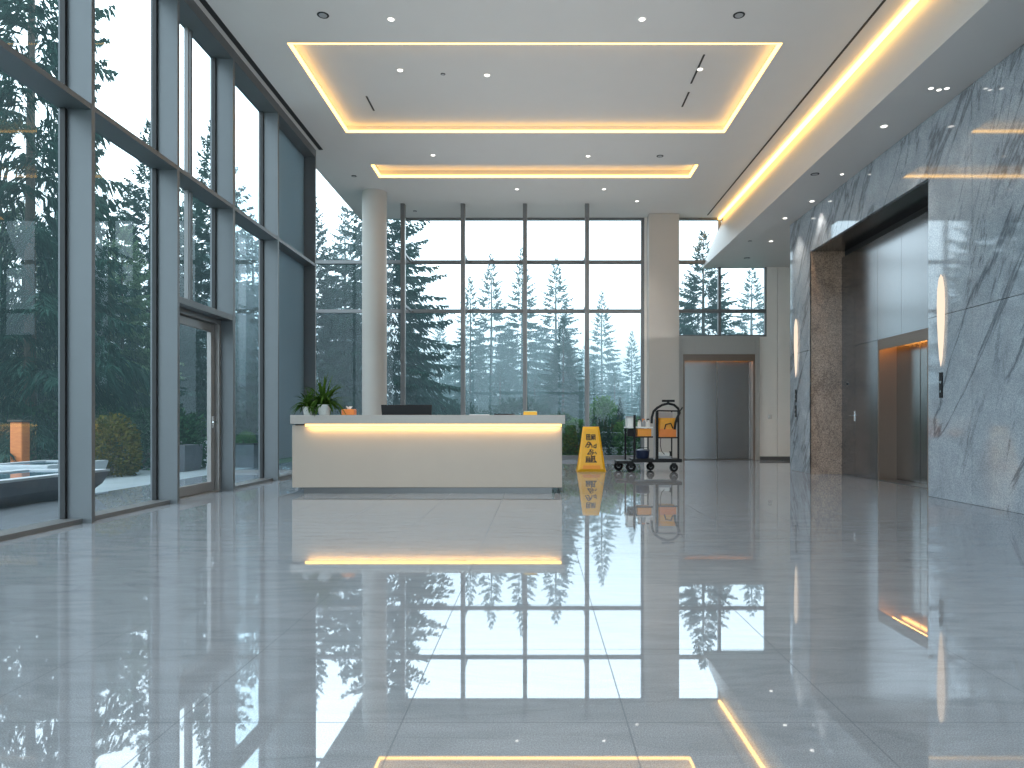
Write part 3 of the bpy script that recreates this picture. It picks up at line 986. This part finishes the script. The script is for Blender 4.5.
for k, (px, mat, lab) in enumerate(((640.5, 'white', 'white spray bottle on the cart shelf beside the white box'), (645, 'greyplastic', 'grey spray bottle in the middle of the cart shelf'), (649.5, 'white', 'white spray bottle on the cart shelf nearest the orange bag'))):
    sb = tag(empty('spray_bottle', (cx(px), F + .15, cz(427.4))), lab, 'bottle', 'spray bottles on the cart')
    z0 = cz(427.4) + .001
    MB().lathe([(.03, 0), (.036, .01), (.036, .09), (.016, .125), (.013, .135)], (cx(px), F + .15, z0), 16).build('body', M[mat], sb, smooth=True)
    m = MB()
    m.box(cx(px) - .035, cx(px) + .02, F + .137, F + .163, z0 + .135, z0 + .16)
    m.box(cx(px) - .03, cx(px) - .022, F + .14, F + .16, z0 + .10, z0 + .14)
    m.build('trigger', M['orange'] if k == 1 else M['black'], sb)

# ------------------------------------------------------------------ outside: ground
struct(MB().box(-60, 40, -30, 90, -.5, -.06).build('ground', M['grass']), 'dark green lawn of the garden', 'ground')
m = MB()
m.box(-40, -5.75, 8.2, 8.2, -.06, -.05) if False else None
m.prism([(-5.85, 9.2), (-5.75, 11.0), (-5.3, 12.0), (-5.3, 13.0), (-5.6, 14.0), (-6.1, 16.5), (-9.0, 20), (-22, 20.5), (-22, 12.6), (-9.2, 7.6), (-8.0, 5.0), (-6.2, 5.0), (-5.95, 8.0)], 'z', -.06, -.03)
struct(m.build('garden_path', M['paving']), 'pale wet stone paving in the garden', 'paving')
struct(MB().box(-6.4, 7.0, DB + .12, DB + .5, -.06, .02).build('kerb', M['concrete']), 'pale stone kerb along the back glazing', 'kerb')

# stone trough bench outside
def trough(label, x0, x1, y0, y1, h, flare, body, top, water=True, rz=0):
    r = tag(empty('stone_planter', ((x0 + x1) / 2, (y0 + y1) / 2, -.03), rz), label, 'planter')
    ax, ay = (x1 - x0) / 2, (y1 - y0) / 2
    f = flare
    vs = []
    def ring(sx, sy, z): return [(-sx, -sy, z), (sx, -sy, z), (sx, sy, z), (-sx, sy, z)]
    vs = ring(ax - f * .6, ay - f, 0) + ring(ax - f * .15, ay - f * .35, h * .5) + ring(ax, ay, h)
    fs = [(3, 2, 1, 0)]
    for i in range(2):
        for k in range(4):
            k2 = (k + 1) % 4
            fs.append((i * 4 + k, i * 4 + k2, i * 4 + 4 + k2, i * 4 + 4 + k))
    MB().add(vs, fs + [(8, 9, 10, 11)]).build('body', M[body], r, local=True)
    m = MB()
    w = .16
    m.box(-ax, ax, -ay, -ay + w, h, h + .03); m.box(-ax, ax, ay - w, ay, h, h + .03)
    m.box(-ax, -ax + w, -ay + w, ay - w, h, h + .03); m.box(ax - w, ax, -ay + w, ay - w, h, h + .03)
    m.build('rim', M[top], r, local=True)
    if water:
        MB().box(-ax + w, ax - w, -ay + w, ay - w, h, h + .012).build('water', M['water'], r, local=True)
    return r
trough('long stone trough with pale rim outside the nearest windows', -7.3, -6.1, 6.6, 10.0, .33, .30, 'concretedark', 'concrete')
trough('far low stone basin with pale rim beyond the trough', -9.1, -7.9, 11.3, 12.9, .30, .15, 'concrete', 'concrete')
trough('dark stone block planter outside the glass door', -7.95, -7.25, 14.4, 15.2, .52, .05, 'concretedark', 'concretedark', False)
trough('pale square stone planter outside the glass door', -8.75, -7.85, 16.4, 17.4, .54, .03, 'concrete', 'concrete', False)
pl = trough('dark planter with a clipped round shrub near the glass door', -6.95, -6.35, 15.7, 16.3, .52, .06, 'concretedark', 'black', False)
# slim post and rusty lantern
pm = tag(empty('garden_post', (-12.2, 21.0, -.06)), 'tall slim pale metal post among the trees', 'post')
MB().tube([(-12.2, 21, -.06), (-12.2, 21, 4.4)], .05, 12).build('pole', M['lightgrey'], pm, smooth=True)
MB().lathe([(.14, 0), (.14, .05), (.07, .08)], (-12.2, 21, -.06), 16).build('base', M['lightgrey'], pm)
MB().lathe([(.05, 0), (.11, .03), (.11, .18), (.02, .24)], (-12.2, 21, 4.4), 16).build('lamp_head', M['lightgrey'], pm)
t = NT('glowing_rust')
f = t.noise(t.mapping(t.objco(), (4, 4, 14)), 2, 4)
cc = t.mix(f, (.42, .10, .02), (.68, .22, .05))
M['rust'] = t.principled(cc, .6, 0, **{'Emission Color': cc, 'Emission Strength': .02})
rl = tag(empty('garden_lantern', (-9.6, 13.0, -.06)), 'orange rust coloured pillar lantern standing in the garden', 'lantern')
MB().box(-9.71, -9.49, 12.89, 13.11, -.06, 1.0).build('pillar', M['rust'], rl, bevel=.02)
MB().box(-9.74, -9.46, 12.86, 13.14, 1.0, 1.04).build('cap', M['bark'], rl, bevel=.01)

# ------------------------------------------------------------------ planting
def conifer_mesh(name, seed, whorls, per, steps, H=1.0, Rb=.25, droop=.5, wtw=.006, subs=2, shape=.85, lift=.1, base=.04):
    """unit-height conifer crown: whorls of drooping boughs set with narrow needle sprays"""
    rr = random.Random(seed)
    V, Fc = [], []
    Z = Vector((0, 0, 1))
    def kite(p, d, L, w, nrm):
        s = d.cross(nrm)
        if s.length < 1e-6: return
        s = s.normalized() * w
        b = len(V)
        q = p + d * L * .4
        tip = p + d * L + Vector((0, 0, -L * .15))
        V.extend((tuple(p), tuple(q + s), tuple(tip), tuple(q - s)))
        Fc.append((b, b + 1, b + 2, b + 3))
    for i in range(whorls):
        u = (i + .5) / whorls
        z0 = base + (1 - base - .005) * u ** .92
        rad = Rb * (1 - u) ** shape * (.6 + .4 * min(1, u * 6 + .5))
        n = max(4, int(per * (.55 + .45 * (1 - u))))
        a0 = rr.uniform(0, 6.28)
        for k in range(n):
            az = a0 + 2 * PI * k / n + rr.uniform(-.3, .3)
            L = rad * rr.uniform(.7, 1.15) + .012
            e0 = lift + .9 * u ** 2 + rr.uniform(-.12, .12)
            p = Vector((0, 0, z0 + rr.uniform(-.5, .5) / whorls))
            d = Vector((math.cos(az) * math.cos(e0), math.sin(az) * math.cos(e0), math.sin(e0)))
            side = Vector((-math.sin(az), math.cos(az), 0))
            ns = max(5, int(steps * (.35 + .65 * (1 - u))))
            ds = L / ns
            for j in range(ns):
                tt = j / ns
                p = p + d * ds
                d = d + Vector((0, 0, -droop * (1 - u * .8) / ns * (1.0 if tt < .65 else -.5)))
                d.normalize()
                if tt < .12: continue
                ls = L * (.30 * (1 - tt) + .07) * rr.uniform(.7, 1.3)
                for sg in (-1, 1):
                    dd = (d * rr.uniform(.55, .9) + side * sg * rr.uniform(.5, .9) + Z * rr.uniform(-.45, .02)).normalized()
                    kite(p, dd, ls, wtw * rr.uniform(.7, 1.3), Z)
                    for q in range(subs):
                        t2 = rr.uniform(.2, .8)
                        d2 = (dd + d * rr.uniform(-.2, .6) + side * rr.uniform(-.5, .5) + Z * rr.uniform(-1.0, -.1)).normalized()
                        kite(p + dd * ls * t2, d2, ls * rr.uniform(.4, .7), wtw * .8, side)
            kite(p, d, L * .14, wtw, Z)
    me = bpy.data.meshes.new(name)
    me.from_pydata(V, [], Fc)
    me.update()
    return me
def trunk_mesh(name, r):
    m = MB()
    m.tube([(0, 0, -.005), (0, 0, .3), (.004, 0, .7), (0, 0, .98)], [r, r * .75, r * .4, r * .06], 9)
    me = bpy.data.meshes.new(name)
    me.from_pydata(m.v, [], m.f)
    me.update()
    return me
CONE = [conifer_mesh('fir_crown', 1, 40, 9, 24, Rb=.25, droop=.75, wtw=.0030, subs=4, lift=.18),
        conifer_mesh('spruce_crown', 2, 34, 9, 18, Rb=.22, droop=.7, wtw=.0042, subs=3, lift=.05, shape=.9),
        conifer_mesh('weeping_crown', 3, 34, 9, 22, Rb=.30, droop=1.5, wtw=.0040, subs=4, lift=.3, shape=.6)]
TRUNK = trunk_mesh('trunk', .013)
for me in CONE: me.materials.append(M['fir'])
CONE[2].materials.clear(); CONE[2].materials.append(M['cypress'])
TRUNK.materials.append(M['bark'])
NAMES = ['fir_tree', 'spruce_tree', 'weeping_conifer']
def tree(kind, x, y, h, label, rz=0, wide=1.0, group='conifers outside the windows'):
    r = tag(empty(NAMES[kind], (x, y, -.06), rz), label, 'tree', group)
    r.scale = (h * wide, h * wide, h)
    for nm, me in (('foliage', CONE[kind]), ('trunk', TRUNK)):
        o = bpy.data.objects.new(nm, me)
        COL.objects.link(o)
        o.parent = r
    return r
def at(px, D): return (px - 537) * D / 700
def tree_px(kind, px, D, top, label, rz=0, wide=1.0):
    h = EYE + .06 + (422 - top) * D / 700
    return tree(kind, at(px, D), D, h, label, rz, wide)
# side garden
tree_px(0, 30, 14.6, -300, 'tallest dark fir outside the nearest window', .3, .6)
tree_px(2, 22, 15.8, 205, 'weeping conifer with pale drooping boughs in front of the tallest fir', 1.0, 1.0)
tree_px(2, 122, 17.0, 228, 'weeping conifer behind the round autumn bush', 2.0, .85)
tree_px(0, 150, 19, 120, 'fir filling the second tall window from the left', 1.4, .9)
tree_px(1, 92, 22, 190, 'hazy fir behind the first window fin', .2, 1.0)
tree_px(0, 214, 19.5, 118, 'fir rising above the glass garden door', 2.2, .95)
tree_px(1, 252, 24, 212, 'fir behind the narrow window right of the garden door', .9, 1.1)
tree_px(1, 60, 30, 200, 'pale distant fir at the back of the side garden, nearest the first fin', 2.9, 1.1)
tree_px(1, 190, 32, 180, 'pale distant fir seen through the garden door', 1.9, 1.1)
tree_px(1, -60, 17, 60, 'fir at the left edge beside the tallest fir', .5, 1.0)
# behind the back glazing
tree_px(0, 383, 23.5, 118, 'large dark fir behind the round column', .8, 1.0)
tree_px(0, 312, 22.5, 190, 'fir at the corner bay, left of the large dark fir', 2.4, .9)
tree_px(1, 345, 30, 205, 'hazy fir between the corner bay and the round column', 1.7, 1.0)
tree_px(1, 470, 34, 275, 'small hazy fir at the left of the middle pair', .1, .85)
tree_px(1, 491, 36, 252, 'tall hazy fir in the middle back window bay', .6, .85)
tree_px(1, 522, 35, 246, 'hazy fir directly behind the middle window post', 1.2, .8)
tree_px(1, 556, 37, 256, 'tall hazy fir in the bay left of the wet floor sign', 1.9, 1.0)
tree_px(0, 563, 27, 318, 'darker nearer fir in front of the hazy firs above the sign', .7, 1.15)
tree_px(1, 602, 42, 290, 'pale fir in the bay behind the cleaning cart', 2.7, .9)
tree_px(1, 632, 46, 330, 'smallest pale fir beside the square pillar', 3.3, .9)
tree_px(1, 440, 44, 318, 'pale misty fir between the large dark fir and the middle pair', 4.0, 1.0)
tree_px(1, 414, 52, 330, 'palest misty fir right of the large dark fir', 4.5, 1.1)
tree_px(1, 508, 50, 320, 'misty fir in the gap behind the middle pair', 5.1, 1.3)
tree_px(1, 540, 55, 325, 'tall misty fir in the gap right of the middle post', 5.5, 1.3)
tree_px(1, 585, 58, 345, 'misty fir far behind the wet floor sign', .4, 1.4)
tree_px(1, 618, 62, 365, 'lowest misty fir far behind the cleaning cart', .9, 1.5)
for k, (px, D, top) in enumerate(((430, 33, 372), (463, 30, 380), (500, 31, 366), (535, 32, 374), (590, 33, 360), (615, 34, 372), (640, 31, 384), (455, 40, 350), (575, 45, 352), (330, 34, 345))):
    tree_px(1, px, D, top, 'small misty fir at the foot of the forest, ' + ('left of the monitor', 'behind the monitor side of the desk', 'just left of the middle post', 'just right of the middle post', 'above the wet floor sign',
            'above the shrubs left of the cart', 'against the square pillar', 'far behind the middle pair of firs', 'far above the wet floor sign', 'behind the corner bay')[k], k * .7, 1.6)
tree_px(0, 703, 25, 231, 'fir seen through the high window above the elevator', 1.1, 1.15)
tree_px(1, 752, 36, 265, 'pale fir at the right of the high window above the elevator', 2.0, 1.2)
tree_px(0, 620, 20.6, 398, 'young slim conifer in the bed behind the cleaning cart', 3.0, .75)

def leafball(name, seed, n, rx, ry, rz_, leaf, mats, flat=False):
    rr = random.Random(seed)
    V, Fc = [], []
    for i in range(n):
        a, z = rr.uniform(0, 2 * PI), rr.uniform(-.75, 1)
        s = math.sqrt(max(0, 1 - z * z))
        nr = Vector((s * math.cos(a), s * math.sin(a), z))
        k = rr.uniform(.72, 1.04) * (1 + .10 * math.sin(5 * a + seed) * math.cos(4 * z))
        if flat:
            q = (abs(nr.x) ** 5 + abs(nr.y) ** 5 + abs(nr.z) ** 5) ** (-.2)
            k *= q
        p = Vector((nr.x * rx, nr.y * ry, nr.z * rz_)) * k
        d = (nr + Vector((rr.uniform(-1, 1), rr.uniform(-1, 1), rr.uniform(-.6, 1)))).normalized()
        sd = d.cross(Vector((rr.uniform(-1, 1), rr.uniform(-1, 1), rr.uniform(-1, 1)))).normalized()
        L, w = leaf * rr.uniform(.7, 1.4), leaf * .33
        b = len(V)
        V.extend((tuple(p), tuple(p + d * L * .5 + sd * w), tuple(p + d * L), tuple(p + d * L * .5 - sd * w)))
        Fc.append((b, b + 1, b + 2, b + 3))
    me = bpy.data.meshes.new(name)
    me.from_pydata(V, [], Fc)
    me.update()
    for m_ in mats: me.materials.append(m_)
    return me
def shrub(name, label, x, y, z, rx, ry, rz_, leaf, mat, n, seed, flat=False, group=None):
    r = tag(empty(name, (x, y, z)), label, 'hedge' if flat else 'shrub', group)
    o = bpy.data.objects.new('foliage', leafball('foliage', seed, n, rx, ry, rz_, leaf, [M[mat]], flat))
    COL.objects.link(o); o.parent = r
    o.location = (0, 0, rz_ * .72)
    m = MB()
    rr = random.Random(seed)
    for k in range(4):
        a = rr.uniform(0, 6.28)
        m.tube([(0, 0, -.02), (.15 * rx * math.cos(a), .15 * ry * math.sin(a), rz_ * .4), (.5 * rx * math.cos(a), .5 * ry * math.sin(a), rz_ * .9)], [.03, .022, .01], 6)
    m.build('stem', M['bark'], r, local=True)
    return r
G = -.06
shrub('shrub', 'round clipped bush with orange and green leaves outside the second window', at(110, 13.4), 13.4, G, .50, .5, .66, .075, 'autumn', 4200, 21)
shrub('hedge', 'dark hedge behind the orange lantern', at(40, 14.4), 14.4, G, 1.3, .45, .78, .10, 'hedge', 6000, 22, True)
shrub('hedge', 'dark hedge behind the round autumn bush', at(140, 15.4), 15.4, G, 1.3, .45, .72, .10, 'hedge', 6000, 23, True)
shrub('hedge', 'bright low hedge behind the pale planter outside the garden door', at(192, 18.4), 18.4, G, .9, .45, .42, .10, 'hedgegreen', 2600, 24, True)
shrub('shrub', 'dark shrub above the bright low hedge outside the garden door', at(196, 20.4), 20.4, G, 1.0, .7, 1.25, .12, 'hedge', 3600, 25)
shrub('shrub', 'loose shrub with pale arching twigs right of the garden door', at(246, 19.4), 19.4, G, .8, .7, 1.05, .12, 'hedge', 2600, 26)
shrub('shrub', 'small round clipped shrub in the dark planter', -6.65, 16.0, .40, .21, .21, .21, .04, 'hedgegreen', 1800, 27)
for k, (px, D, rx, rz_, mat, lab) in enumerate((
        (578, 19.9, .55, .62, 'hedgegreen', 'green shrub directly behind the wet floor sign'),
        (604, 20.2, .62, .66, 'hedge', 'darker green shrub between the sign and the cart'),
        (632, 19.9, .58, .62, 'hedgegreen', 'green shrub behind the left end of the cleaning cart'),
        (604, 21.6, .50, 1.02, 'hedgegreen', 'taller bright bush rising between the sign and the cart'),
        (560, 20.6, .60, .72, 'hedge', 'dark shrub showing past the right end of the desk'),
        (648, 21.0, .60, .70, 'hedge', 'dark shrub hidden partly by the square pillar'))):
    shrub('shrub', lab, at(px, D), D, G, rx, .5, rz_, .10, mat, 4200, 30 + k)
for k, (px, lab) in enumerate(((335, 'dark undergrowth shrub left of the round column'), (405, 'dark undergrowth shrub above the monitor'), (455, 'dark undergrowth shrub behind the middle of the desk'), (520, 'dark undergrowth shrub behind the middle window post'))):
    shrub('shrub', lab, at(px, 24.0), 24.0, G, 1.3, .8, .95 + .1 * (k % 2), .13, 'fir', 3000, 50 + k)

# ------------------------------------------------------------------ haze between and behind the trees
def mist(name, dens, col, pts, top, label):
    t = NT(name)
    ab = t.n('ShaderNodeVolumeAbsorption', {'Color': (0, 0, 0, 1), 'Density': dens})
    em = t.n('ShaderNodeEmission', {'Color': (*col, 1), 'Strength': dens})
    ad = t.n('ShaderNodeAddShader', {0: ab.outputs[0], 1: em.outputs[0]})
    t.t.links.new(ad.outputs[0], t.out.inputs['Volume'])
    m = MB()
    m.prism(pts, 'z', -.3, top)
    tag(m.build('haze', t.m), label, 'haze', None, 'stuff')
mist('mist_back', .025, (.30, .47, .55), [(-55, DB + .3), (30, DB + .3), (30, 95), (-55, 95)], 9.0, 'thin blue morning mist among the firs behind the back glazing')
mist('mist_side', .010, (.26, .44, .50), [(-5.1, -20), (-5.1, 13.7), (-6.3, 13.7), (-6.3, DB + .25), (-55, DB + .25), (-55, -20)], 9.0, 'thin mist in the side garden')

# ------------------------------------------------------------------ sky
w = bpy.data.worlds.new('sky')
SC.world = w
w.use_nodes = True
nt = w.node_tree
bg = nt.nodes['Background']
tc = nt.nodes.new('ShaderNodeTexCoord')
sep = nt.nodes.new('ShaderNodeSeparateXYZ')
rp = nt.nodes.new('ShaderNodeValToRGB')
nt.links.new(tc.outputs['Generated'], sep.inputs[0])
nt.links.new(sep.outputs[2], rp.inputs[0])
rp.color_ramp.elements[0].position = 0
rp.color_ramp.elements[0].color = (.80, .92, 1.0, 1)
rp.color_ramp.elements[1].position = .8
rp.color_ramp.elements[1].color = (.82, .93, 1.0, 1)
nt.links.new(rp.outputs[0], bg.inputs['Color'])
bg.inputs['Strength'].default_value = 3.2
